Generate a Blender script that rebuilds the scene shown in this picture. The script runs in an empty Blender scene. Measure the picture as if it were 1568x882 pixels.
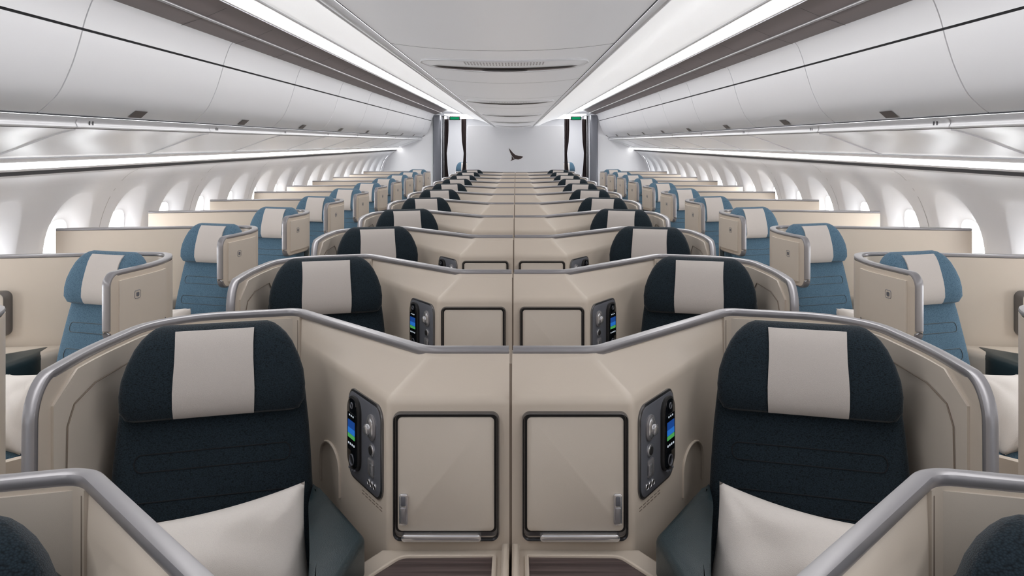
import bpy, bmesh, math, random
from mathutils import Vector, Matrix
random.seed(4)
scene = bpy.context.scene
CZ = 1.62
F = 1300.0

def srgb(r, g, b):
    def c(v):
        v /= 255.0
        return v/12.92 if v <= 0.04045 else ((v+0.055)/1.055)**2.4
    return (c(r), c(g), c(b), 1)

# ------------------------------------------------------------ materials
def mat(name, col, rough=0.5, metal=0.0, bump=0.0, bscale=200, emis=None, estr=0, var=0.0, coat=0.0, vscale=3, sheen=0.0):
    m = bpy.data.materials.new(name); m.use_nodes = True
    nt = m.node_tree; b = nt.nodes['Principled BSDF']
    b.inputs['Base Color'].default_value = col
    b.inputs['Roughness'].default_value = rough
    b.inputs['Metallic'].default_value = metal
    b.inputs['Coat Weight'].default_value = coat
    b.inputs['Sheen Weight'].default_value = sheen
    if emis:
        b.inputs['Emission Color'].default_value = emis
        b.inputs['Emission Strength'].default_value = estr
    tc = nt.nodes.new('ShaderNodeTexCoord')
    if var > 0:
        n = nt.nodes.new('ShaderNodeTexNoise'); n.inputs['Scale'].default_value = vscale
        n.inputs['Detail'].default_value = 4
        mx = nt.nodes.new('ShaderNodeMix'); mx.data_type = 'RGBA'
        mx.inputs[6].default_value = tuple(c*(1-var) for c in col[:3])+(1,)
        mx.inputs[7].default_value = tuple(min(1, c*(1+var)) for c in col[:3])+(1,)
        nt.links.new(tc.outputs['Object'], n.inputs['Vector'])
        nt.links.new(n.outputs['Fac'], mx.inputs[0])
        nt.links.new(mx.outputs[2], b.inputs['Base Color'])
    if bump > 0:
        n2 = nt.nodes.new('ShaderNodeTexNoise'); n2.inputs['Scale'].default_value = bscale
        n2.inputs['Detail'].default_value = 2
        bp = nt.nodes.new('ShaderNodeBump'); bp.inputs['Strength'].default_value = bump
        bp.inputs['Distance'].default_value = 0.002
        nt.links.new(tc.outputs['Object'], n2.inputs['Vector'])
        nt.links.new(n2.outputs['Fac'], bp.inputs['Height'])
        nt.links.new(bp.outputs['Normal'], b.inputs['Normal'])
    return m

def fabric(name, c1, c2, scale=260):
    m = bpy.data.materials.new(name); m.use_nodes = True
    nt = m.node_tree; b = nt.nodes['Principled BSDF']
    b.inputs['Roughness'].default_value = 0.9
    b.inputs['Sheen Weight'].default_value = 0.10
    b.inputs['Specular IOR Level'].default_value = 0.2
    tc = nt.nodes.new('ShaderNodeTexCoord')
    mp = nt.nodes.new('ShaderNodeMapping'); mp.inputs['Scale'].default_value = (scale, scale, scale*1.4)
    mp.inputs['Rotation'].default_value = (0.5, .6, 0.3)
    v = nt.nodes.new('ShaderNodeTexVoronoi'); v.inputs['Scale'].default_value = 1; v.inputs['Randomness'].default_value = 1.0
    nt.links.new(tc.outputs['Object'], mp.inputs['Vector'])
    nt.links.new(mp.outputs[0], v.inputs['Vector'])
    mx = nt.nodes.new('ShaderNodeMix'); mx.data_type = 'RGBA'
    mx.inputs[6].default_value = c2; mx.inputs[7].default_value = c1
    nt.links.new(v.outputs['Distance'], mx.inputs[0]); nt.links.new(mx.outputs[2], b.inputs['Base Color'])
    bp = nt.nodes.new('ShaderNodeBump'); bp.inputs['Strength'].default_value = 0.4; bp.inputs['Distance'].default_value = 0.0015
    bp.invert = True
    nt.links.new(v.outputs['Distance'], bp.inputs['Height']); nt.links.new(bp.outputs['Normal'], b.inputs['Normal'])
    return m

def wood(name):
    m = bpy.data.materials.new(name); m.use_nodes = True
    nt = m.node_tree; b = nt.nodes['Principled BSDF']; b.inputs['Roughness'].default_value = 0.45
    tc = nt.nodes.new('ShaderNodeTexCoord'); mp = nt.nodes.new('ShaderNodeMapping')
    mp.inputs['Scale'].default_value = (3, 160, 1)
    n = nt.nodes.new('ShaderNodeTexNoise'); n.inputs['Scale'].default_value = 1.0; n.inputs['Detail'].default_value = 5
    cr = nt.nodes.new('ShaderNodeValToRGB')
    cr.color_ramp.elements[0].position = .35; cr.color_ramp.elements[0].color = srgb(62, 50, 50)
    cr.color_ramp.elements[1].position = .65; cr.color_ramp.elements[1].color = srgb(98, 84, 82)
    nt.links.new(tc.outputs['Object'], mp.inputs[0]); nt.links.new(mp.outputs[0], n.inputs['Vector'])
    nt.links.new(n.outputs['Fac'], cr.inputs[0]); nt.links.new(cr.outputs[0], b.inputs['Base Color'])
    return m

def emat(name, col, s):
    m = bpy.data.materials.new(name); m.use_nodes = True
    nt = m.node_tree; nt.nodes.clear()
    o = nt.nodes.new('ShaderNodeOutputMaterial'); e = nt.nodes.new('ShaderNodeEmission')
    e.inputs[0].default_value = col; e.inputs[1].default_value = s
    nt.links.new(e.outputs[0], o.inputs[0]); return m

WARM = (1, .992, .985, 1)
M_BEIGE = mat('beige_shell', srgb(207, 195, 181), 0.34, bump=0.08, bscale=900, var=0.015)
M_BEIGE2 = mat('beige_panel', srgb(208, 198, 186), 0.44, bump=0.12, bscale=1200)
M_SEAM = mat('seam_line', srgb(135, 122, 110), 0.7)  # dark beige of the panel seam lines
M_RAIL = mat('satin_metal_trim', srgb(152, 150, 153), 0.3, metal=0.5)
M_CHROME = mat('dark_chrome', srgb(125, 125, 128), 0.22, metal=0.9)
M_BLACK = mat('black_gap', srgb(28, 27, 28), 0.6)
M_STITCH = mat('navy_stitch', srgb(12, 18, 24), 0.9)
M_GREY = mat('control_grey', srgb(112, 114, 122), 0.35, metal=0.3)
M_GLASS = mat('black_glass', srgb(10, 12, 16), 0.08, coat=0.5)
M_SILVER = mat('bright_silver', srgb(215, 215, 218), 0.2, metal=0.8)
M_NAVY = fabric('navy_weave', srgb(10, 16, 22), srgb(38, 52, 61), 300)
M_BLUE = fabric('blue_weave', srgb(54, 80, 99), srgb(98, 127, 147), 300)
M_TEAL = mat('teal_leather', srgb(36, 51, 56), 0.35, bump=0.3, bscale=500)
M_CLOTH = mat('antimacassar_linen', srgb(200, 193, 188), 0.95, bump=0.6, bscale=900, var=0.04, vscale=300)
M_PILLOW = mat('pillow_cotton', srgb(218, 212, 207), 0.95, bump=0.5, bscale=700, var=0.03, vscale=200)
M_WOOD = wood('table_woodgrain')
M_WHITE = mat('cabin_white', srgb(226, 226, 229), 0.4, var=0.008)
M_BIN = mat('bin_white', srgb(222, 222, 225), 0.3)
M_CEIL = mat('ceiling_panel_fill_glow', srgb(213, 213, 219), 0.35, emis=WARM, estr=0.11)  # ceiling panels are no lamps; faint glow added to fill the cabin
M_COVE = mat('ceiling_cove_fill_glow', srgb(220, 220, 224), 0.4, emis=WARM, estr=0.26)  # plain cove surface, glow added to brighten the seats below
M_COVE1 = mat('ceiling_cove_edge_glow', srgb(225, 225, 228), 0.4, emis=WARM, estr=0.42)  # weaker glow added beside the light strip to soften its edges
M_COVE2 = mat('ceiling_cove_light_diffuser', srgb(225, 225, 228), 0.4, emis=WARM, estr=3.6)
M_WALLW = mat('sidewall_white', srgb(232, 232, 235), 0.5)
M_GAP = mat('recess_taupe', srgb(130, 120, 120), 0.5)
M_DARKLINE = mat('dark_joint', srgb(66, 66, 70), 0.7)
M_LATCH = mat('latch_brown', srgb(86, 76, 74), 0.4)
M_CARPET = mat('carpet', srgb(92, 97, 104), 0.95, bump=0.6, bscale=400, var=0.15, vscale=120)
M_CURTAIN = mat('curtain_brown', srgb(80, 66, 66), 0.9, bump=0.3)
M_LOGO = mat('emblem_brown', srgb(56, 40, 38), 0.5)
M_WASH = emat('wash_light', (1, .995, .99, 1), 3.0)
M_GAL = emat('galley_light', (1, 1, 1, 1), 4.0)
M_SCRB = emat('screen_blue', srgb(36, 100, 180), 0.6)
M_SCRC = emat('screen_cyan', srgb(30, 70, 140), 0.5)
M_SCRG = emat('screen_green', srgb(80, 165, 90), 0.45)
M_SCRW = emat('screen_white', srgb(200, 210, 220), 0.5)
M_EXIT = emat('exit_green', srgb(20, 150, 100), 0.5)

# ------------------------------------------------------------ mesh builder
class MB:
    def __init__(s): s.v = []; s.f = []; s.mi = []; s.mats = []
    def add(s, verts, faces, m, M=None):
        if m not in s.mats: s.mats.append(m)
        k = s.mats.index(m); o = len(s.v)
        for p in verts:
            p = Vector(p)
            s.v.append(M @ p if M is not None else p)
        for f in faces:
            s.f.append([i+o for i in f]); s.mi.append(k)
    def bm(s, bm, m, M=None):
        bm.verts.index_update()
        s.add([v.co.copy() for v in bm.verts], [[v.index for v in f.verts] for f in bm.faces], m, M)
        bm.free()
    def data(s, name, recalc=True, ang=35):
        me = bpy.data.meshes.new(name)
        me.from_pydata([tuple(v) for v in s.v], [], s.f)
        for m in s.mats: me.materials.append(m)
        me.polygons.foreach_set('material_index', s.mi)
        if recalc:
            b = bmesh.new(); b.from_mesh(me)
            bmesh.ops.recalc_face_normals(b, faces=b.faces); b.to_mesh(me); b.free()
        me.polygons.foreach_set('use_smooth', [True]*len(me.polygons))
        me.update()
        me.set_sharp_from_angle(angle=math.radians(ang))
        return me
    def obj(s, name, **k):
        o = bpy.data.objects.new(name, s.data(name, **k)); scene.collection.objects.link(o); return o

def rbox(mb, c, size, r, m, M=None, seg=3):
    b = bmesh.new(); bmesh.ops.create_cube(b, size=1)
    for v in b.verts: v.co = Vector((v.co.x*size[0]+c[0], v.co.y*size[1]+c[1], v.co.z*size[2]+c[2]))
    if r > 0:
        r = min(r, min(size)*0.49)
        bmesh.ops.bevel(b, geom=list(b.edges), offset=r, segments=seg, profile=0.5, affect='EDGES')
    mb.bm(b, m, M)

def plate(mb, cx, cz, w, h, y0, y1, rad, m, M=None, bev=0.0, seg=6):
    """rounded rectangle in XZ, extruded from y0 (front) to y1 (back)"""
    pts = []
    rad = min(rad, w/2-1e-4, h/2-1e-4)
    for (sx, sz, a0) in ((1, 1, 0), (-1, 1, 90), (-1, -1, 180), (1, -1, 270)):
        for k in range(seg+1):
            a = math.radians(a0+90*k/seg)
            pts.append((cx+sx*(w/2-rad)+rad*math.cos(a), cz+sz*(h/2-rad)+rad*math.sin(a)))
    n = len(pts)
    def inset(d):
        return [((p[0]-cx)*(1-2*d/w)+cx, (p[1]-cz)*(1-2*d/h)+cz) for p in pts]
    lv = [(inset(bev), y0)] if bev > 0 else []
    lv += [(pts, y0+bev*0.7), (pts, y1)]
    vs = []; fs = []
    for P, y in lv: vs += [(p[0], y, p[1]) for p in P]
    for l in range(len(lv)-1):
        for i in range(n):
            j = (i+1) % n
            fs.append([l*n+i, l*n+j, (l+1)*n+j, (l+1)*n+i])
    fs.append(list(range(n))); fs.append(list(range((len(lv)-1)*n, len(lv)*n))[::-1])
    mb.add(vs, fs, m, M)

def frame(mb, cx, cz, w, h, t, y0, y1, rad, m, M=None, seg=6):
    """rounded rect ring"""
    def rr(w, h, rad):
        pts = []
        for (sx, sz, a0) in ((1, 1, 0), (-1, 1, 90), (-1, -1, 180), (1, -1, 270)):
            for k in range(seg+1):
                a = math.radians(a0+90*k/seg)
                pts.append((cx+sx*(w/2-rad)+rad*math.cos(a), cz+sz*(h/2-rad)+rad*math.sin(a)))
        return pts
    o = rr(w, h, rad); i_ = rr(w-2*t, h-2*t, max(rad-t, 0.002))
    mid = rr(w-t, h-t, max(rad-t/2, 0.003))
    n = len(o); vs = [(p[0], y1, p[1]) for p in o]+[(p[0], y0+(y1-y0)*.3, p[1]) for p in o]+[(p[0], y0, p[1]) for p in mid]+[(p[0], y0+(y1-y0)*.3, p[1]) for p in i_]+[(p[0], y1, p[1]) for p in i_]
    fs = []
    for l in range(4):
        for i in range(n):
            j = (i+1) % n; fs.append([l*n+i, l*n+j, (l+1)*n+j, (l+1)*n+i])
    mb.add(vs, fs, m, M)

def round_path(pts, radii, seg=6):
    out = [Vector(pts[0])]
    for i in range(1, len(pts)-1):
        p0, p, p1 = Vector(pts[i-1]), Vector(pts[i]), Vector(pts[i+1])
        r = radii[i] if isinstance(radii, (list, tuple)) else radii
        a = (p0-p); b = (p1-p); d = min(r, a.length*.49, b.length*.49)
        A = p+a.normalized()*d; B = p+b.normalized()*d
        for k in range(seg+1):
            t = k/seg
            out.append(A*(1-t)**2+p*2*t*(1-t)+B*t*t)
    out.append(Vector(pts[-1])); return out

def sweep_wall(mb, path, ztops, zbots, th, m):
    n = len(path); vs = []; fs = []; nprev = Vector((0, 1))
    for i, p in enumerate(path):
        a = path[max(i-1, 0)]; b = path[min(i+1, n-1)]
        t = Vector((b[0]-a[0], b[1]-a[1]))
        if t.length > 1e-6: t.normalize(); nprev = Vector((-t.y, t.x))
        nn = nprev*th/2
        zt = ztops[i]; zb = zbots[i]
        vs += [(p[0]+nn.x, p[1]+nn.y, zb), (p[0]+nn.x, p[1]+nn.y, zt), (p[0]-nn.x, p[1]-nn.y, zt), (p[0]-nn.x, p[1]-nn.y, zb)]
    for i in range(n-1):
        for k in range(4):
            l = (k+1) % 4
            fs.append([i*4+k, i*4+l, (i+1)*4+l, (i+1)*4+k])
    fs.append([0, 1, 2, 3]); fs.append([(n-1)*4+k for k in (3, 2, 1, 0)])
    mb.add(vs, fs, m)

def ribbon(mb, path, w, h, m, M=None, closed=False, nhint=None, rnd=0.35):
    """rounded-rectangular bar swept on 3d path; w horizontal-perp, h other"""
    n = len(path); P = [Vector(p) for p in path]
    cr = []
    r = min(w, h)*rnd
    for (sx, sz, a0) in ((1, 1, 0), (-1, 1, 90), (-1, -1, 180), (1, -1, 270)):
        for k in range(3):
            a = math.radians(a0+45*k); cr.append((sx*(w/2-r)+r*math.cos(a), sz*(h/2-r)+r*math.sin(a)))
    c = len(cr); vs = []; fs = []; N = Vector((0, 1, 0)) if nhint is None else Vector(nhint)
    for i in range(n):
        a = P[(i-1) % n] if closed else P[max(i-1, 0)]; b = P[(i+1) % n] if closed else P[min(i+1, n-1)]
        t = (b-a).normalized()
        if nhint is None:
            hl = Vector((t.x, t.y, 0))
            if hl.length > 0.15:
                hl.normalize(); N = Vector((-hl.y, hl.x, 0))
        B = t.cross(N).normalized()
        for (u, v) in cr: vs.append(P[i]+N*u+B*v)
    rg = n if closed else n-1
    for i in range(rg):
        j = (i+1) % n
        for k in range(c):
            l = (k+1) % c; fs.append([i*c+k, i*c+l, j*c+l, j*c+k])
    if not closed:
        fs.append(list(range(c))[::-1]); fs.append([(n-1)*c+k for k in range(c)])
    mb.add(vs, fs, m, M)

def prism(mb, poly, z0, z1, m, bev=0.0, M=None, seg=3):
    b = bmesh.new(); vs = [b.verts.new((p[0], p[1], z0)) for p in poly]
    f = b.faces.new(vs); r = bmesh.ops.extrude_face_region(b, geom=[f])
    nv = [e for e in r['geom'] if isinstance(e, bmesh.types.BMVert)]
    for v in nv: v.co.z = z1
    if bev > 0:
        ed = [e for e in b.edges if e.verts[0].co.z > max(z0, z1)-1e-5 and e.verts[1].co.z > max(z0, z1)-1e-5]
        bmesh.ops.bevel(b, geom=ed, offset=bev, segments=seg, profile=0.5, affect='EDGES')
    mb.bm(b, m, M)

def loft(mb, rings, m, M=None, caps=True):
    n = len(rings[0]); vs = [p for r in rings for p in r]; fs = []
    for l in range(len(rings)-1):
        for i in range(n):
            j = (i+1) % n; fs.append([l*n+i, l*n+j, (l+1)*n+j, (l+1)*n+i])
    if caps:
        fs.append(list(range(n))[::-1]); fs.append([(len(rings)-1)*n+i for i in range(n)])
    mb.add(vs, fs, m, M)

def sgn(x): return -1 if x < 0 else 1

# ------------------------------------------------------------ seat
def cr_interp(tab, z):
    for i in range(len(tab)-1):
        if tab[i][0] <= z <= tab[i+1][0]:
            t = (z-tab[i][0])/(tab[i+1][0]-tab[i][0]); return [tab[i][k]*(1-t)+tab[i+1][k]*t for k in (1, 2)]
    return list(tab[-1][1:])
def cush(mb, tab, m, M, cy, n=4.0, bend=0.0, N=40):
    rings = []
    for (z, a, b) in tab:
        r = []
        for k in range(N):
            an = 2*math.pi*k/N; c = math.cos(an); s = math.sin(an)
            x = a*sgn(c)*abs(c)**(2/n); y = b*sgn(s)*abs(s)**(2/n)+cy-bend*x*x
            r.append((x, y, z))
        rings.append(r)
    loft(mb, rings, m, M)

def make_seat(name, mfab):
    mb = MB()
    T = Matrix.Rotation(math.radians(-13), 4, 'X')   # top leans back (+y)
    back = [(0, .19, .03), (.01, .225, .05), (.04, .238, .062), (.12, .240, .066), (.22, .239, .070), (.30, .236, .068), (.38, .232, .062),
            (.44, .228, .058), (.52, .22, .05), (.58, .20, .04), (.60, .17, .02)]
    cush(mb, back, mfab, T, 0.0, 5, 0.15)
    cush(mb, [(0, .21, .02), (.02, .232, .03), (.4, .232, .03), (.58, .19, .025), (.6, .17, .01)], M_TEAL, T @ Matrix.Translation((0, .07, 0)), 0, 5)
    K = .226/.252
    ht = [(0, .185, .018), (.006, .203, .04), (.03, .216, .056), (.07, .218, .062), (.11, .214, .063), (.15, .203, .061), (.19, .187, .056), (.215, .172, .048), (.232, .157, .038), (.244, .143, .026), (.252, .125, .008)]
    ht = [(z*K, a, b) for (z, a, b) in ht]
    HT = T @ Matrix.Translation((0, -.045, .472))
    nh = 4.0; bend = 0.5
    cush(mb, ht, mfab, HT, 0, nh, bend, 48)
    rows = []
    xs = [-.093+.186*k/12 for k in range(13)]
    def ys(x, a, b): return b*(max(0, 1-abs(x/a)**nh))**(1/nh)
    for (z, a, b) in ht[1:9]:
        rows.append([(x*(1+0.02*math.sin(z*30)), -ys(x, a, b)-.005-bend*x*x, z) for x in xs])
    rows.append([(x, p[1]+.006, p[2]+.001) for x, p in zip(xs, rows[-1])])
    rows.insert(0, [(x, rows[0][i][1]+.008, rows[0][i][2]-.004) for i, x in enumerate(xs)])
    for r in rows:
        r.insert(0, (r[0][0]-.0005, r[0][1]+.007, r[0][2])); r.append((r[-1][0]+.0005, r[-1][1]+.007, r[-1][2]))
    vs = [p for r in rows for p in r]; w = len(rows[0]); fs = []
    for i in range(len(rows)-1):
        for k in range(w-1): fs.append([i*w+k, i*w+k+1, (i+1)*w+k+1, (i+1)*w+k])
    mb.add(vs, fs, M_CLOTH, HT)
    def fy(x, z):
        a, b = cr_interp(back, z); return -b*(max(0, 1-abs(x/a)**5))**(1/5)-.15*x*x-.0005
    for (zc, hh) in ((.375, .020), (.265, .022)):
        loop = [( -.165+.33*k/24, zc+hh) for k in range(25)]
        loop += [(.165+.016*math.sin(a), zc+hh*math.cos(a)) for a in [math.pi*k/8 for k in range(1, 8)]]
        loop += [(.165-.33*k/24, zc-hh) for k in range(25)]
        loop += [(-.165-.016*math.sin(a), zc-hh*math.cos(a)) for a in [math.pi*k/8 for k in range(1, 8)]]
        ribbon(mb, [(x, fy(x, z), z) for (x, z) in loop], .003, .003, M_STITCH if mfab is M_NAVY else M_TEAL, T, closed=True, nhint=(0, 1, 0))
    b = bmesh.new(); bmesh.ops.create_cube(b, size=1)
    for v in b.verts: v.co = Vector((v.co.x*.48, v.co.y*.52-.24, v.co.z*.14-.02))
    bmesh.ops.bevel(b, geom=list(b.edges), offset=.045, segments=4, profile=.5, affect='EDGES')
    mb.bm(b, mfab, None)
    rbox(mb, (0, -.2, -.19), (.46, .44, .24), .02, M_TEAL)
    rbox(mb, (0, -.15, -.385), (.34, .34, .17), .02, M_GREY)
    for s in (-1, 1):
        ribbon(mb, [(s*.22, -.02, .06), (s*.19, -.08, .058), (s*.10, -.16, .055), (s*.03, -.19, .056)], .045, .004, M_GREY)
    rbox(mb, (0, -.2, .06), (.06, .045, .014), .004, M_SILVER)
    return mb.data(name)

def make_pillow(name, w, h, t, seed):
    rnd = random.Random(seed); mb = MB(); n = 40
    ph = [rnd.uniform(0, 6) for _ in range(6)]
    vs = []; idx = {}
    for side in (-1, 1):
        for i in range(n+1):
            for j in range(n+1):
                u = -1+2*i/n; v = -1+2*j/n
                if side == 1 and (i in (0, n) or j in (0, n)):
                    idx[(1, i, j)] = idx[(-1, i, j)]; continue
                x = w/2*u*(1-.09*(1-v*v)); z = h/2*v*(1-.10*(1-u*u))
                e = max(0, (1-u**4)*(1-v**4))**.5
                wr = 1+.05*math.sin(5*u+3*v+ph[0])+.04*math.sin(9*v-4*u+ph[1])
                cr = 0
                for (cu, cv) in ((-1, -1), (-1, 1), (1, -1), (1, 1)):
                    dd = math.hypot(u-cu, v-cv); an = math.atan2(v-cv, u-cu)
                    cr += math.exp(-(dd/.55)**2)*math.sin(an*9+ph[2]+cu)*.005
                wr2 = (cr+.0015*math.sin(9*u+ph[2])*math.sin(7*v+ph[3]))*e
                idx[(side, i, j)] = len(vs); vs.append((x, side*(t/2*e*wr+wr2), z))
    fs = []
    for side in (-1, 1):
        for i in range(n):
            for j in range(n): fs.append([idx[(side, i, j)], idx[(side, i+1, j)], idx[(side, i+1, j+1)], idx[(side, i, j+1)]])
    mb.add(vs, fs, M_PILLOW)
    return mb.data(name, ang=60)

# ------------------------------------------------------------ centre shell (positive X half)
ZT = 1.13
def make_center_shell():
    mb = MB()
    CX = .281
    top = [(0.003, -.005), (.20, -.005), (.625, .47), (.65, .50), (.205, .03), (0.003, .03)]
    m1 = [(0.003, -.02), (.205, -.02), (.622, .455), (.65, .50), (.21, .04), (0.003, .04)]
    mid = [(0.003, -.10), (CX, -.10), (.62, .45), (.65, .50), (.22, .05), (0.003, .05)]
    b = bmesh.new(); L = []
    for poly, z in ((top, 1.115), (m1, 1.10), (mid, 1.033), (mid, .02)):
        L.append([b.verts.new((p[0], p[1], z)) for p in poly])
    for l in range(3):
        for i in range(6):
            j = (i+1) % 6; b.faces.new([L[l][i], L[l][j], L[l+1][j], L[l+1][i]])
    b.faces.new(L[0]); b.faces.new(L[3][::-1])
    ed = [e for e in b.edges if (set(e.verts) <= set(L[2]+L[3]) or set(e.verts) <= set(L[1]+L[2])) and
          (L[2][1] in e.verts or L[2][0] in e.verts and L[2][1] in e.verts or L[2][2] in e.verts)]
    bmesh.ops.bevel(b, geom=ed, offset=.014, segments=4, profile=.5, affect='EDGES')
    mb.bm(b, M_BEIGE)
    pl = round_path([(.005, 0.01), (.205, 0.01), (.635, .482), (.90, .41), (1.005, .29), (1.02, 0), (1.005, -.19)], [0, .03, .035, .10, .10, .12, 0], 8)
    rail = [(p.x, p.y, ZT-.012) for p in pl]
    R = .085; p_end = pl[-1]; dr = (pl[-1]-pl[-2]).normalized()
    drop = []
    for k in range(1, 11):
        a = math.pi/2*k/10
        drop.append((p_end.x+dr.x*R*math.sin(a), p_end.y+dr.y*R*math.sin(a), ZT-.012-R*(1-math.cos(a))))
    e = drop[-1]
    rail += drop+[(e[0]-.004, e[1]-.010, .85), (e[0]-.008, e[1]-.012, .60), (e[0]-.008, e[1]-.012, .02)]
    ribbon(mb, rail, .030, .022, M_RAIL)
    wp = [p for p in pl if p.x > .60]
    path = [(p.x, p.y) for p in wp]+[(d[0], d[1]) for d in drop]
    zt = [ZT-.02]*len(wp)+[d[2]-.004 for d in drop]
    path.append((drop[-1][0], drop[-1][1]-.001)); zt.append(ZT-.12)
    sweep_wall(mb, path, zt, [.02]*len(path), .030, M_BEIGE)
    lin = round_path([(.642, .466), (.885, .397), (.985, .28), (1.001, 0), (.987, -.215)], [0, .08, .08, .1, 0], 8)
    ZL = 1.104
    sweep_wall(mb, [(p.x, p.y) for p in lin], [ZL if p.y > -.10 else ZL-.05*((-.10-p.y)/.115)**2 for p in lin], [.75]*len(lin), .010, M_BEIGE2)
    sl = [(.983, .19, .86), (.983, .19, 1.02), (.985, .15, 1.055), (.989, -.02, 1.05), (.986, -.12, 1.03), (.983, -.155, .99), (.982, -.165, .80), (.984, -.13, .775), (.986, .0, .77)]
    sl3 = []
    for i in range(len(sl)-1):
        for k in range(4):
            t = k/4; sl3.append(tuple(sl[i][q]*(1-t)+sl[i+1][q]*t for q in range(3)))
    ribbon(mb, sl3+[sl[-1]], .003, .003, M_SEAM, nhint=(1, 0, 0))
    ribbon(mb, [(.628, .452, 1.10), (.628, .450, .70)], .003, .003, M_SEAM, nhint=(1, 0, 0))
    prism(mb, [(.90, .30), (.985, .30), (.985, -.22), (.94, -.25), (.90, -.18)], .70, .755, M_BEIGE, .02)
    rbox(mb, (.935, -.10, .765), (.05, .20, .03), .012, M_TEAL)
    rbox(mb, (.0015, -.095, .58), (.003, .004, 1.07), 0, M_SEAM)
    # ---- locker
    lx, lz = .147, CZ-.7527
    plate(mb, lx, lz-.004, .236, .278, -.104, -.09, .014, M_CHROME)
    plate(mb, lx, lz, .230, .268, -.1055, -.09, .012, M_BLACK)
    plate(mb, lx, lz, .219, .258, -.112, -.10, .010, M_BEIGE2, bev=.003)
    frame(mb, lx, lz-.006, .243, .292, .0045, -.116, -.095, .018, M_CHROME)
    plate(mb, lx+.010, lz-.141, .18, .016, -.125, -.10, .008, M_SILVER, bev=.004)
    plate(mb, .243, lz-.078, .019, .070, -.119, -.108, .005, M_SILVER, bev=.002)
    plate(mb, .243, lz-.058, .011, .022, -.1215, -.118, .003, M_GREY, bev=.001)
    plate(mb, .243, lz-.090, .013, .036, -.123, -.118, .003, M_RAIL, bev=.002)
    # ---- control panel on angled wall
    C = Vector((CX, -.10)); D = Vector((.62, .45)); d = (D-C).normalized()
    nrm = Vector((d.y, -d.x))
    M = Matrix(((d.x, -nrm.x, 0, C.x), (d.y, -nrm.y, 0, C.y), (0, 0, 1, 0), (0, 0, 0, 1)))
    px, pz = .130, CZ-.722
    plate(mb, px, pz, .215, .222, -.006, .01, .035, M_CHROME, M, bev=.003)
    plate(mb, px, pz, .203, .210, -.0075, .01, .030, M_GREY, M, bev=.002)
    hx = px+.052
    plate(mb, hx, pz+.008, .078, .180, -.016, 0, .032, M_BLACK, M, bev=.004)
    plate(mb, hx, pz+.008, .068, .170, -.0175, 0, .028, M_GLASS, M, bev=.002)
    plate(mb, hx, pz+.012, .052, .092, -.0185, 0, .003, M_GLASS, M)
    plate(mb, hx, pz+.030, .046, .020, -.0189, 0, .002, M_SCRC, M)
    plate(mb, hx, pz+.014, .046, .014, -.019, 0, .001, M_SCRB, M)
    plate(mb, hx, pz+.001, .046, .010, -.019, 0, .001, M_SCRG, M)
    for k in range(4): plate(mb, hx-.018+.012*k, pz-.018, .006, .005, -.019, 0, .001, M_SCRW, M)
    for k in range(3): plate(mb, hx-.012+.012*k, pz+.052, .006, .004, -.019, 0, .001, M_SCRW, M)
    for (ax, az, r) in ((hx, pz+.077, .008), (hx, pz-.056, .014)):
        frame(mb, ax, az, 2*r, 2*r, .002, -.0195, -.016, r*.98, M_GREY, M)
    for k in range(3): plate(mb, hx-.016+.016*k, pz-.083+.004*abs(k-1), .006, .006, -.019, 0, .0029, M_GREY, M)
    kx = px-.055
    plate(mb, kx, pz+.052, .048, .060, -.014, 0, .022, M_RAIL, M, bev=.004)
    plate(mb, kx, pz+.052, .038, .048, -.018, 0, .018, M_SILVER, M, bev=.005)
    plate(mb, kx+.004, pz+.048, .024, .026, -.026, -.01, .0119, M_SILVER, M, bev=.004)
    plate(mb, kx, pz-.002, .030, .030, -.012, 0, .0149, M_SILVER, M, bev=.002)
    plate(mb, kx, pz-.002, .020, .020, -.0135, 0, .0099, M_BLACK, M, bev=.001)
    plate(mb, kx+.004, pz-.044, .034, .042, -.012, 0, .006, M_RAIL, M, bev=.003)
    plate(mb, kx-.004, pz-.046, .018, .030, -.014, 0, .004, M_SILVER, M, bev=.002)
    for k in range(3):
        plate(mb, kx+.018-.018*k, pz-.082, .012, .012, -.0095, 0, .0058, M_BLACK, M)
        frame(mb, kx+.018-.018*k, pz-.082, .015, .015, .0015, -.0105, -.007, .0074, M_SILVER, M)
    for r_ in range(2):
        for k in range(6):
            plate(mb, px-.09+.022*k, pz-.125-.007*r_, .016, .0022, -.0006, .005, .001, M_SEAM, M)
    # ---- side table
    slab = [(0.003, -.10), (.295, -.10), (.330, -.16), (.355, -.3), (.38, -.80), (.215, -1.185), (0.003, -1.185)]
    prism(mb, slab, .62, .694, M_BEIGE, .012)
    rim = round_path([(.036, -.145), (.245, -.145), (.312, -.25), (.335, -.78), (.20, -1.12), (.036, -1.12)], .02, 5)
    prism(mb, [(p.x, p.y) for p in rim], .66, .6955, M_WOOD)
    ribbon(mb, [(p.x, p.y, .696) for p in rim]+[], .010, .010, M_BEIGE, closed=True)
    prism(mb, [(.003, -.118), (.020, -.118), (.020, -1.17), (.003, -1.17)], .66, .715, M_BEIGE, .006)
    prism(mb, [(0.003, -.12), (.28, -.12), (.30, -.3), (.34, -.80), (.215, -1.18), (0.003, -1.18)], .02, .63, M_BEIGE)
    # ---- inner armrest
    ap = round_path([(.50, .10), (.455, .02), (.312, -.205), (.335, -.42), (.375, -.47), (.415, -.28), (.475, -.05), (.50, .10)], [0, .03, .02, .04, .04, .05, .03, 0], 5)
    prism(mb, [(p.x, p.y) for p in ap[:-1]], .60, .772, M_TEAL, .014, seg=4)
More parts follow.
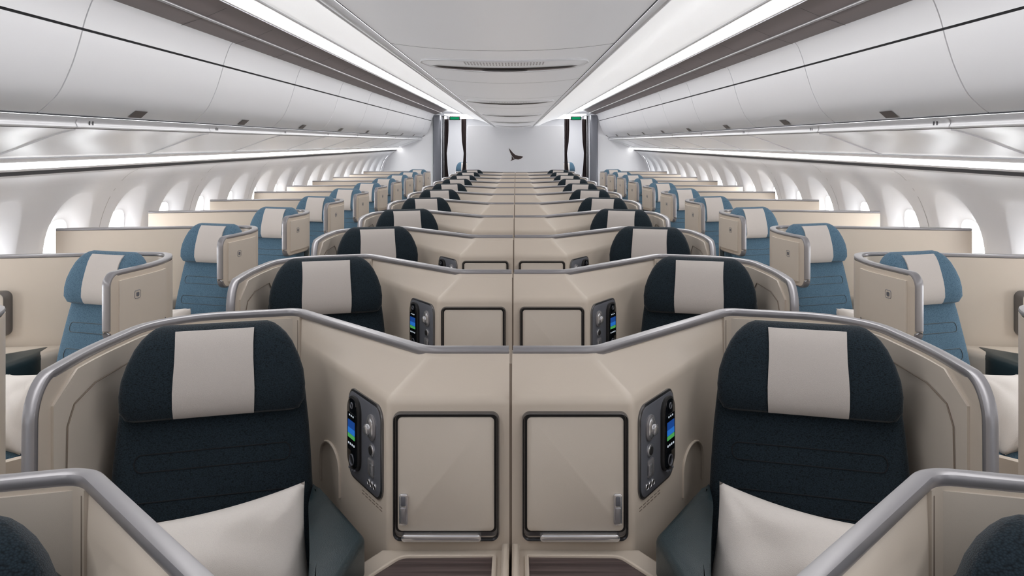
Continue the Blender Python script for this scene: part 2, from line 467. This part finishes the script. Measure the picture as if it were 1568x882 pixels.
    prism(mb, [(.47, .12), (.43, .05), (.30, -.17), (.33, -.44), (.37, -.46), (.41, -.27), (.48, .04)], .02, .66, M_BEIGE, .02)
    q = []
    for k in range(13):
        a = math.pi*k/12
        q.append((.385-.075*math.cos(a), -.002, .765+.055*math.sin(a)))
    ribbon(mb, [(.31, -.002, .70)]+q+[(.46, -.002, .70)], .008, .006, M_BEIGE, M, nhint=(0, 1, 0))
    return mb.data('seat_privacy_shell')

# ------------------------------------------------------------ side shell (positive X; y ref = 3.75 for visible row A)
def make_side_shell():
    mb = MB()
    pl = round_path([(2.655, -.06), (1.72, .10), (1.56, .085), (1.505, -.04), (1.485, -.22), (1.535, -.48)], [0, .1, .06, .08, .12, 0], 8)
    rail = [(p.x, p.y, ZT-.012) for p in pl]
    dr = (pl[-1]-pl[-2]).normalized(); R = .045; e0 = pl[-1]; drop = []
    for k in range(1, 8):
        a = math.pi/2*k/7; drop.append((e0.x+dr.x*R*math.sin(a), e0.y+dr.y*R*math.sin(a), ZT-.012-R*(1-math.cos(a))))
    ex, ey = drop[-1][0], drop[-1][1]
    lowc = []
    for k in range(0, 8):
        a = math.pi/2*k/7; lowc.append((ex-dr.x*R*(1-math.cos(a)), ey-dr.y*R*(1-math.cos(a)), .905-R*math.sin(a)))
    bot = [(p.x, p.y, .862) for p in pl[::-1] if p.y < -.08]
    ribbon(mb, rail+drop+lowc+bot, .034, .016, M_RAIL)
    A = [p for p in pl if not (p.y < -.10 and p.x < 1.6)]
    sweep_wall(mb, [(p.x, p.y) for p in A], [ZT-.02]*len(A), [.02]*len(A), .034, M_BEIGE)
    B = [p for p in pl if (p.y < -.0 and p.x < 1.6)]
    pa = [(p.x, p.y) for p in B]+[(d_[0], d_[1]) for d_ in drop]
    zt = [ZT-.02]*len(B)+[d_[2]-.004 for d_ in drop]
    zb = [.862]*len(B)+[.862+R*(1-math.cos(math.pi/2*k/7)) for k in range(1, 8)]
    sweep_wall(mb, pa, zt, zb, .036, M_BEIGE)
    pad = [p for p in pl if (p.y < -.14 and p.x < 1.6)]
    pd = []
    for i, p in enumerate(pad):
        a = pad[max(0, i-1)]; b_ = pad[min(len(pad)-1, i+1)]; t = (b_-a).normalized(); nn = Vector((-t.y, t.x))
        if nn.x > 0: nn = -nn
        pd.append((p.x+nn.x*.019, p.y+nn.y*.019))
    sweep_wall(mb, pd, [1.09]*len(pd), [.885]*len(pd), .010, M_BEIGE2)
    q = Vector(pd[-1]); q0 = Vector(pd[len(pd)//2]); tt = (q-q0).normalized(); c = q0+(q-q0)*.55
    nn = Vector((-tt.y, tt.x)); nn = nn if nn.x < 0 else -nn
    M = Matrix(((tt.x, -nn.x, 0, c.x), (tt.y, -nn.y, 0, c.y), (0, 0, 1, 0), (0, 0, 0, 1)))
    frame(mb, 0, 1.02, .040, .034, .003, -.008, -.003, .008, M_GREY, M)
    plate(mb, 0, 1.02, .018, .016, -.008, -.002, .004, M_GREY, M)
    prism(mb, [(2.60, -.08), (1.96, .02), (1.93, -.05), (2.05, -.25), (2.15, -.6), (2.3, -1.12), (2.60, -1.17)], .02, .73, M_BEIGE, .03)
    prism(mb, [(2.54, -.30), (2.22, -.26), (2.30, -.62), (2.40, -1.08), (2.54, -1.10)], .72, .735, M_WOOD, .004)
    frame(mb, 2.36, .87, .30, .20, .010, -.062, .0, .03, M_CHROME)
    plate(mb, 2.36, .87, .28, .18, -.055, .0, .02, M_BEIGE2, bev=.003)
    ap = round_path([(2.02, -.02), (1.99, -.20), (2.07, -.60), (2.19, -.62), (2.17, -.2), (2.05, -.02)], .04, 5)
    prism(mb, [(p.x, p.y) for p in ap[:-1]], .60, .735, M_TEAL, .028, seg=4)
    ap = round_path([(1.53, -.16), (1.56, -.5), (1.62, -.68), (1.66, -.66), (1.62, -.4), (1.57, -.16), (1.53, -.16)], .02, 5)
    prism(mb, [(p.x, p.y) for p in ap[:-1]], .30, .62, M_TEAL, .02, seg=4)
    sweep_wall(mb, [(1.505, -.08), (1.50, -.3), (1.55, -.72), (1.80, -1.0), (1.70, -1.14)], [.55]*5, [.02]*5, .03, M_BEIGE)
    return mb.data('seat_privacy_shell')

D_NAVY = make_seat('aircraft_seat_navy', M_NAVY)
D_BLUE = make_seat('aircraft_seat_blue', M_BLUE)
D_CS = make_center_shell(); D_SS = make_side_shell()
D_P1 = make_pillow('pillow', .42, .34, .17, 1); D_P2 = make_pillow('pillow', .38, .34, .17, 2)

def inst(name, data, loc, rz=0, mirror=False, rx=0, ry=0, sc=(1, 1, 1)):
    o = bpy.data.objects.new(name, data); scene.collection.objects.link(o)
    Mx = Matrix.Translation(loc) @ Matrix.Rotation(math.radians(rz), 4, 'Z') @ Matrix.Rotation(math.radians(ry), 4, 'Y') @ Matrix.Rotation(math.radians(rx), 4, 'X') @ Matrix.Diagonal((sc[0], sc[1], sc[2], 1))
    if mirror: Mx = Matrix.Scale(-1, 4, (1, 0, 0)) @ Mx
    o.matrix_world = Mx
    return o

P = 1.24
for k in range(12):
    yr = 2.04-P+P*k
    for mir in (False, True):
        inst('seat_privacy_shell', D_CS, (0, yr, 0), 0, mir)
        inst('aircraft_seat', D_NAVY, (.722, yr+.02+(.09 if k == 0 else 0), .47), -16, mir)
        inst('throw_pillow', D_P1 if mir else D_P2, (.625 if mir else .605, yr-.24, .675), -20, mir, rx=-28, ry=(6 if mir else 8))
for k in range(12):
    yr = 3.75-2*P+P*k
    for mir in (False, True):
        inst('seat_privacy_shell', D_SS, (0, yr, 0), 0, mir)
        inst('aircraft_seat', D_BLUE, (1.715, yr-.26, .47), 18, mir, sc=(.88, 1, 1))
        inst('throw_pillow', D_P2, (1.85, yr-.60, .62), 28, mir, rx=-38, ry=8, sc=(.9, .9, .9))

# ------------------------------------------------------------ cabin shell
Y0, Y1 = -5.0, 17.6
def smooth_prof(pts, seg=6):
    out = []
    n = len(pts)
    for i in range(n-1):
        p0 = Vector(pts[max(i-1, 0)]); p1 = Vector(pts[i]); p2 = Vector(pts[i+1]); p3 = Vector(pts[min(i+2, n-1)])
        for k in range(seg):
            t = k/seg
            out.append(.5*((2*p1)+(-p0+p2)*t+(2*p0-5*p1+4*p2-p3)*t*t+(-p0+3*p1-3*p2+p3)*t**3))
    out.append(Vector(pts[-1])); return out

def sheet(mb, prof, y0, y1, m, sx=1, th=0.0, ny=1):
    n = len(prof); vs = []; fs = []
    for j in range(ny+1):
        y = y0+(y1-y0)*j/ny
        vs += [(sx*p[0], y, CZ+p[1]) for p in prof]
    for j in range(ny):
        for i in range(n-1): fs.append([j*n+i, j*n+i+1, (j+1)*n+i+1, (j+1)*n+i])
    if th > 0:
        o = len(vs); c = []
        for i, p in enumerate(prof):
            a = prof[max(i-1, 0)]; b = prof[min(i+1, n-1)]; t = Vector((b[0]-a[0], b[1]-a[1])).normalized()
            nn = Vector((t.y, -t.x)) ; c.append(Vector((p[0], p[1]))+nn*th)
        for y in (y0, y1): vs += [(sx*p.x, y, CZ+p.y) for p in c]
        for i in range(n-1):
            fs.append([i, i+1, o+i+1, o+i]); fs.append([ny*n+i, ny*n+i+1, o+n+i+1, o+n+i])
    mb.add(vs, fs, m)

door = smooth_prof([(1.878, .120), (1.84, .150), (1.79, .205), (1.745, .30), (1.715, .39), (1.70, .445)], 5)
upper = smooth_prof([(1.698, .455), (1.685, .50), (1.66, .565), (1.64, .59)], 4)
railp = smooth_prof([(1.875, .112), (1.897, .105), (1.905, .088), (1.898, .072), (1.905, .064)], 4)
psu = smooth_prof([(1.912, .062), (2.0, .040), (2.15, -.015), (2.30, -.068)], 4)
BP = 1.61
for sx, nm in ((-1, 'left'), (1, 'right')):
    y = 3.353-6*BP
    while y < Y1-.2:
        a, b = max(y, Y0)+.005, min(y+BP, Y1-.35)-.005
        if b-a > .3:
            mb = MB()
            sheet(mb, door, a, b, M_BIN, sx, .012)
            sheet(mb, upper, a, b, M_BIN, sx, .010)
            yc = y+BP/2+.02
            if a < yc < b:
                lat = [(1.868, .124), (1.832, .156)]
                vs = []
                for (p, q) in lat:
                    for yy in (yc-.07, yc+.07): vs.append((sx*(p-.004), yy, CZ+q+.0))
                mb.add(vs, [[0, 1, 3, 2]], M_LATCH)
            sheet(mb, [(1.90, .115), (1.86, .15), (1.81, .21), (1.765, .31), (1.73, .40), (1.715, .45), (1.70, .51), (1.675, .575), (1.66, .59)], a-.005, b+.005, M_DARKLINE, sx)
            sheet(mb, [(1.90, .115), (2.45, .12), (2.45, .6), (1.66, .59)], a-.005, b+.005, M_BIN, sx)
            mb.obj('overhead_bin', recalc=False)
        y += BP
    mb = MB()
    sheet(mb, railp, Y0, Y1, M_BIN, sx)
    y = 3.353-6*BP+.35
    sheet(mb, [(1.90, .07), (2.42, -.04)], Y0, Y1, M_DARKLINE, sx)
    while y < Y1:
        a, b = max(y, Y0)+.003, min(y+BP/1, Y1)-.003
        if b > a:
            sheet(mb, psu, a, b, M_BIN, sx, .006)
            if a > 0:
                rb = []
                for t in (0, 1):
                    rb += [(sx*(p.x-.003), a-.012+.03*t, CZ+p.y) for p in railp]
                n = len(railp)
                mb.add(rb, [[i, i+1, n+i+1, n+i] for i in range(n-1)], M_WHITE)
                mb.add([(sx*1.902, a+.10+xx, CZ+zz) for xx in (0, .012, .03, .042) for zz in (.080, .098)], [[0, 2, 3, 1], [4, 6, 7, 5]], M_DARKLINE)
        y += BP
    mb.obj('passenger_service_panel_'+nm, recalc=False)
    mb = MB()
    sheet(mb, [(2.30, -.074), (2.315, -.088), (2.325, -.092)], Y0, Y1, M_WHITE, sx)
    sheet(mb, [(2.325, -.092), (2.40, -.128)], Y0, Y1, M_WASH, sx)
    sheet(mb, smooth_prof([(2.40, -.128), (2.42, -.142), (2.43, -.158), (2.44, -.17)], 3), Y0, Y1, M_WHITE, sx)
    sheet(mb, [(2.30, -.068), (2.36, -.05), (2.43, -.16)], Y0, Y1, M_DARKLINE, sx)
    mb.obj('wash_light_strip_'+nm, recalc=False)
    mb = MB()
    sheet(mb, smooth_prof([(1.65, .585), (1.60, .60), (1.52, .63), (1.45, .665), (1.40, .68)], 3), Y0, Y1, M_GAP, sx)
    yy = Y0+.4
    while yy < Y1:
        sheet(mb, [(1.645, .583), (1.52, .625), (1.42, .668)], yy, yy+.006, M_DARKLINE, sx); yy += .8
    ribbon(mb, [(sx*1.53, Y0, CZ+.622), (sx*1.53, Y1, CZ+.622)], .02, .012, M_RAIL)
    mb.obj('trim_cove_recess_'+nm, recalc=False)
    mb = MB()
    sheet(mb, [(1.395, .682), (1.355, .668)], Y0, Y1, M_WHITE, sx)
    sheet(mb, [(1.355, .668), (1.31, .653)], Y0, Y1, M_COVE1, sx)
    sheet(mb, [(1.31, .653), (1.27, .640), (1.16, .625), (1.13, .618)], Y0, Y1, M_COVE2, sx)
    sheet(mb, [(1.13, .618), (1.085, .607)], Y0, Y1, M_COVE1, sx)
    mb.obj('ceiling_cove_light_'+nm, recalc=False)

OX = -.035
mb = MB()
for sx in (-1, 1):
    e = OX*sx
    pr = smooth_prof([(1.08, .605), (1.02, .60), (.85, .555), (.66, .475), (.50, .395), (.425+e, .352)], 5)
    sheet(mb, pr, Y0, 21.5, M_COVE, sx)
    pr = smooth_prof([(.425+e, .352), (.415+e, .338), (.400+e, .334), (.392+e, .345)], 3)
    sheet(mb, pr, Y0, 21.5, M_WHITE, sx)
    ribbon(mb, [(sx*1.075, Y0, CZ+.600), (sx*1.075, 21.5, CZ+.600)], .012, .01, M_WHITE)
    ribbon(mb, [(sx*(.47+e), Y0, CZ+.374), (sx*(.47+e), 21.5, CZ+.374)], .012, .008, M_WHITE)
    sheet(mb, [(.396+e, .350), (.37+e, .352)], Y0, 21.5, M_DARKLINE, sx)
mb.obj('ceiling', recalc=False)

HW = .385
def cz_(x): return .318+.026*abs((x)/HW)**2.2
cp = [(x+OX, cz_(x)) for x in [-HW+2*HW*k/28 for k in range(29)]]
VP = 3.18; v0 = 3.62
y = v0-3*VP+.9
while y < 21:
    a, b = max(y, Y0)+.004, min(y+VP/2, 21.4)-.004
    if b > a+.1:
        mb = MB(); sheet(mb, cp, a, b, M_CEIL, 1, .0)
        n = len(cp)
        mb.add([(p[0], b, CZ+p[1]) for p in cp]+[(p[0], b+.001, CZ+p[1]+.03) for p in cp]+[(p[0], a, CZ+p[1]) for p in cp]+[(p[0], a, CZ+p[1]+.03) for p in cp],
               [[k, k+1, n+k+1, n+k] for k in range(n-1)]+[[2*n+k, 2*n+k+1, 3*n+k+1, 3*n+k] for k in range(n-1)], M_DARKLINE)
        mb.obj('ceiling_panel', recalc=False)
    y += VP/2
for j in range(-1, 6):
    yc = v0+VP*j
    mb = MB()
    def strip(x0, x1, ya, yb, dz, m, taper=True, n=24, yend=0.0):
        vs = []; fs = []
        for k in range(n+1):
            t = -1+2*k/n; x = (x0+x1)/2+(x1-x0)/2*t
            f = (1-abs(t)**4)**.5 if taper else 1
            ym = (ya+yb)/2; z = CZ+cz_(x)-dz
            vs += [(x+OX, ym-(yb-ya)/2*f-yend*t*t, z), (x+OX, ym+(yb-ya)/2*f-yend*t*t, z)]
        for k in range(n): fs.append([2*k, 2*k+1, 2*k+3, 2*k+2])
        mb.add(vs, fs, m)
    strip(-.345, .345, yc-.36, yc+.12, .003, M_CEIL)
    pts = []
    for k in range(49):
        t = -1+2*k/48; x = .345*t; f = (max(0, 1-abs(t)**4))**.5
        pts.append((x+OX, yc-.12-.24*f, CZ+cz_(x)-.004))
    for k in range(47, 0, -1):
        t = -1+2*k/48; x = .345*t; f = (max(0, 1-abs(t)**4))**.5
        pts.append((x+OX, yc-.12+.24*f, CZ+cz_(x)-.004))
    ribbon(mb, pts, .008, .008, M_WHITE, closed=True)
    strip(-.31, .31, yc-.09, yc+.05, .006, M_LATCH)
    strip(-.30, .30, yc-.05, yc+.01, .010, M_GAP)
    strip(-.10, .10, yc-.06, yc+.02, .012, M_DARKLINE)
    for q in range(26):
        x = -.155+.31*q/25
        for r_ in range(4):
            yy = yc-.30+.035*r_
            z = CZ+cz_(x)-.0045
            mb.add([(x+OX-.003, yy, z), (x+OX+.003, yy, z), (x+OX+.003, yy+.02, z), (x+OX-.003, yy+.02, z)], [[0, 1, 2, 3]], M_GAP)
    mb.obj('ceiling_air_vent', recalc=False)

# sidewalls with windows
wall_prof = smooth_prof([(2.44, -.17), (2.52, -.22), (2.62, -.35), (2.69, -.55), (2.71, -.80), (2.69, -1.1), (2.62, -1.4), (2.50, -1.62)], 8)
def xw(z):
    for i in range(len(wall_prof)-1):
        a, b = wall_prof[i], wall_prof[i+1]
        if b.y <= z <= a.y:
            t = (z-a.y)/(b.y-a.y) if abs(b.y-a.y) > 1e-9 else 0; return a.x+(b.x-a.x)*t
    return wall_prof[-1].x if z < -1 else wall_prof[0].x
WP = .765; WY = 5.12
ZTW, ZBW = -.235, -.97
def panel(mb, yc, sx):
    N = 64; zc = -.60
    rows = []
    for k in range(N):
        a = 2*math.pi*k/N+math.pi/4; c, s = math.cos(a), math.sin(a)
        m_ = max(abs(c), abs(s)); rows.append((c/m_, s/m_, c, s))
    L = []
    def ring(fn): L.append([fn(*r) for r in rows])
    ring(lambda rx, rz, c, s: (yc+rx*WP/2, (ZTW+ZBW)/2+rz*(ZTW-ZBW)/2, 0))
    def oval(hw, hh, cz, dep, p=2.5):
        def f(rx, rz, c, s):
            return (yc+hw*sgn(c)*abs(c)**(2/p), cz+hh*sgn(s)*abs(s)**(2/p), dep)
        return f
    ring(lambda rx, rz, c, s: tuple((yc+rx*WP/2, (ZTW+ZBW)/2+rz*(ZTW-ZBW)/2, 0)[q]*.45+oval(.245, .30, zc, 0)(rx, rz, c, s)[q]*.55 for q in range(3)))
    ring(oval(.250, .305, zc, 0)); ring(oval(.242, .297, zc, .004)); ring(oval(.220, .272, zc-.01, .018)); ring(oval(.175, .215, zc-.04, .060)); ring(oval(.160, .195, zc-.045, .075)); ring(oval(.148, .182, zc-.045, .078))
    vs = []; fs = []
    for l in L: vs += [(sx*(xw(z)+d), y, CZ+z) for (y, z, d) in l]
    for l in range(len(L)-1):
        for i in range(N):
            j = (i+1) % N; fs.append([l*N+i, l*N+j, (l+1)*N+j, (l+1)*N+i])
    mb.add(vs, fs, M_WALLW)
    o = [(sx*(xw(z)+.078), y, CZ+z) for (y, z, d) in L[-1]]; o2 = [(sx*(xw(z)+.10), y, CZ+z) for (y, z, d) in L[-1]]
    mb.add(o+o2, [[i, (i+1) % N, N+(i+1) % N, N+i] for i in range(N)], M_WHITE)
M_JOINT = mat('sidewall_joint', srgb(170, 168, 168), .6)
for sx, nm in ((-1, 'left'), (1, 'right')):
    mb = MB()
    top = [p for p in wall_prof if p.y > ZTW]+[Vector((xw(ZTW), ZTW))]
    bot = [Vector((xw(ZBW), ZBW))]+[p for p in wall_prof if p.y < ZBW]
    sheet(mb, top, Y0, Y1, M_WALLW, sx); sheet(mb, bot, Y0, Y1, M_WALLW, sx)
    NW = 12
    y = WY-NW*WP
    ylast = y
    while y < Y1-.4:
        panel(mb, y, sx); ylast = y
        if round((y-WY)/WP) % 2 == 0:
            j = y+WP/2
            sheet(mb, [(p.x-.001, p.y) for p in wall_prof], j-.003, j+.003, M_JOINT, sx)
        y += WP
    fill = [(xw(ZTW-(ZTW-ZBW)*k/8), ZTW-(ZTW-ZBW)*k/8) for k in range(9)]
    sheet(mb, fill, Y0-.1, WY-NW*WP-WP/2, M_WALLW, sx)
    sheet(mb, fill, ylast+WP/2, Y1+.1, M_WALLW, sx)
    mb.obj('wall_'+nm, recalc=False)

mb = MB(); mb.add([(-2.7, Y0, 0), (2.7, Y0, 0), (2.7, 22, 0), (-2.7, 22, 0)], [[0, 1, 2, 3]], M_CARPET); mb.obj('floor', recalc=False)
mb = MB(); mb.add([(-2.9, Y0, 0), (2.9, Y0, 0), (2.9, Y0, 2.5), (-2.9, Y0, 2.5)], [[0, 1, 2, 3]], M_WHITE); mb.obj('wall_rear', recalc=False)

# far bulkhead walls
W = 17.4
mb = MB()
rbox(mb, (0, W+.06, 1.0), (1.98, .12, 1.96), .02, M_WHITE)
mb.obj('wall_center_bulkhead')
mb = MB()
for sx in (-1, 1):
    pts = [(1.68, -1.62), (1.68, .62), (2.0, .62), (2.9, .1), (2.9, -1.62)]
    v = [(sx*p[0], W-.1, CZ+p[1]) for p in pts]+[(sx*p[0], W, CZ+p[1]) for p in pts]
    mb.add(v, [[0, 1, 2, 3, 4], [9, 8, 7, 6, 5]]+[[i, (i+1) % 5, 5+(i+1) % 5, 5+i] for i in range(5)], M_WHITE)
mb.obj('wall_side_bulkhead')
mb = MB()
def quad_strip(a, b, m):
    vs = []; n = len(a)
    for p in a: vs.append((p[0], W-.004, p[1]))
    for p in b: vs.append((p[0], W-.004, p[1]))
    mb.add(vs, [[i, i+1, n+i+1, n+i] for i in range(n-1)], m)
zl = CZ-.25
s = .0150
up = [(-9, 10), (-6, 6.5), (-3, 3), (0, .5), (4, -.8), (8, -1.2), (11, -2)]
lo = [(-9, 10), (-7.2, 4), (-4.6, -1), (-1, -5), (4, -6), (8, -4.6), (11, -2)]
quad_strip([(p[0]*s, zl+p[1]*s) for p in up], [(p[0]*s, zl+p[1]*s) for p in lo], M_LOGO)
quad_strip([(-5*s, zl-1*s), (-2*s, zl-5*s), (1*s, zl-5*s)], [(-5*s, zl-1*s), (-5*s, zl-6*s), (-7*s, zl-8*s)], M_LOGO)
mb.obj('wall_emblem', recalc=False)

for sx, nm in ((-1, 'left'), (1, 'right')):
    mb = MB()
    rbox(mb, (sx*1.60, W-.04, 1.10), (.14, .24, 2.18), .015, M_GREY)
    rbox(mb, (sx*1.50, W+.5, 1.10), (.06, .5, 2.18), .015, M_CHROME)
    mb.obj('door_post_'+nm)
    mb = MB()
    for (xa, xb, yy) in ((1.02, 1.12, W+.25), (1.39, 1.47, W+.3)):
        vs = []; n = 24; m_ = 8
        for r_ in range(m_+1):
            z = 2.12-1.9*r_/m_
            pinch = 1-.5*math.exp(-((z-1.35)/.25)**2)
            for k in range(n+1):
                t = k/n; x = (xa if xa < 1.2 else xb)+((xb-xa)*t*pinch)*(1 if xa < 1.2 else -1)
                vs.append((sx*x, yy+.03*math.sin(t*18), z))
        mb.add(vs, [[r_*(n+1)+k, r_*(n+1)+k+1, (r_+1)*(n+1)+k+1, (r_+1)*(n+1)+k] for r_ in range(m_) for k in range(n)], M_CURTAIN)
    mb.obj('aisle_curtain', recalc=False)
    mb = MB()
    rbox(mb, (sx*1.25, W+.1, 2.13), (.22, .03, .08), .008, M_BLACK)
    rbox(mb, (sx*1.25, W+.083, 2.13), (.18, .006, .05), .002, M_EXIT)
    mb.obj('exit_sign')
    inst('aircraft_seat', D_BLUE, (sx*1.2, 20.2, .47), 0)
mb = MB(); rbox(mb, (0, 21.5, 1.2), (5.4, .1, 2.4), .01, M_WHITE); mb.obj('wall_front')
for sx, nm in ((-1, 'left'), (1, 'right')):
    mb = MB(); rbox(mb, (sx*2.75, 19.6, 1.2), (.1, 3.8, 2.4), .01, M_WHITE); mb.obj('wall_galley_'+nm)
    mb = MB(); rbox(mb, (sx*1.25, 19.4, 2.225), (.5, 3.0, .01), .004, M_GAL); mb.obj('galley_ceiling_light')
mb = MB(); rbox(mb, (0, 8.2, 2.42), (5.9, 27.2, .05), .0, M_WHITE); mb.obj('ceiling_structure')

# ------------------------------------------------------------ world, camera
w = bpy.data.worlds.new('world'); scene.world = w; w.use_nodes = True
bg = w.node_tree.nodes['Background']; bg.inputs[0].default_value = (.96, .985, 1, 1); bg.inputs[1].default_value = 7.5

cam = bpy.data.cameras.new('camera'); co = bpy.data.objects.new('camera', cam); scene.collection.objects.link(co)
co.location = (.012, 0, CZ); co.rotation_euler = (math.radians(90), 0, 0)
cam.sensor_width = 36; cam.lens = 36*F/1568
cam.shift_x = -6/1568; cam.shift_y = -(441-219)/1568
cam.clip_start = .02
scene.camera = co
try:
    scene.view_settings.view_transform = 'Standard'
    scene.view_settings.look = 'None'
    scene.view_settings.exposure = 0.82
except Exception as ex: print(ex)
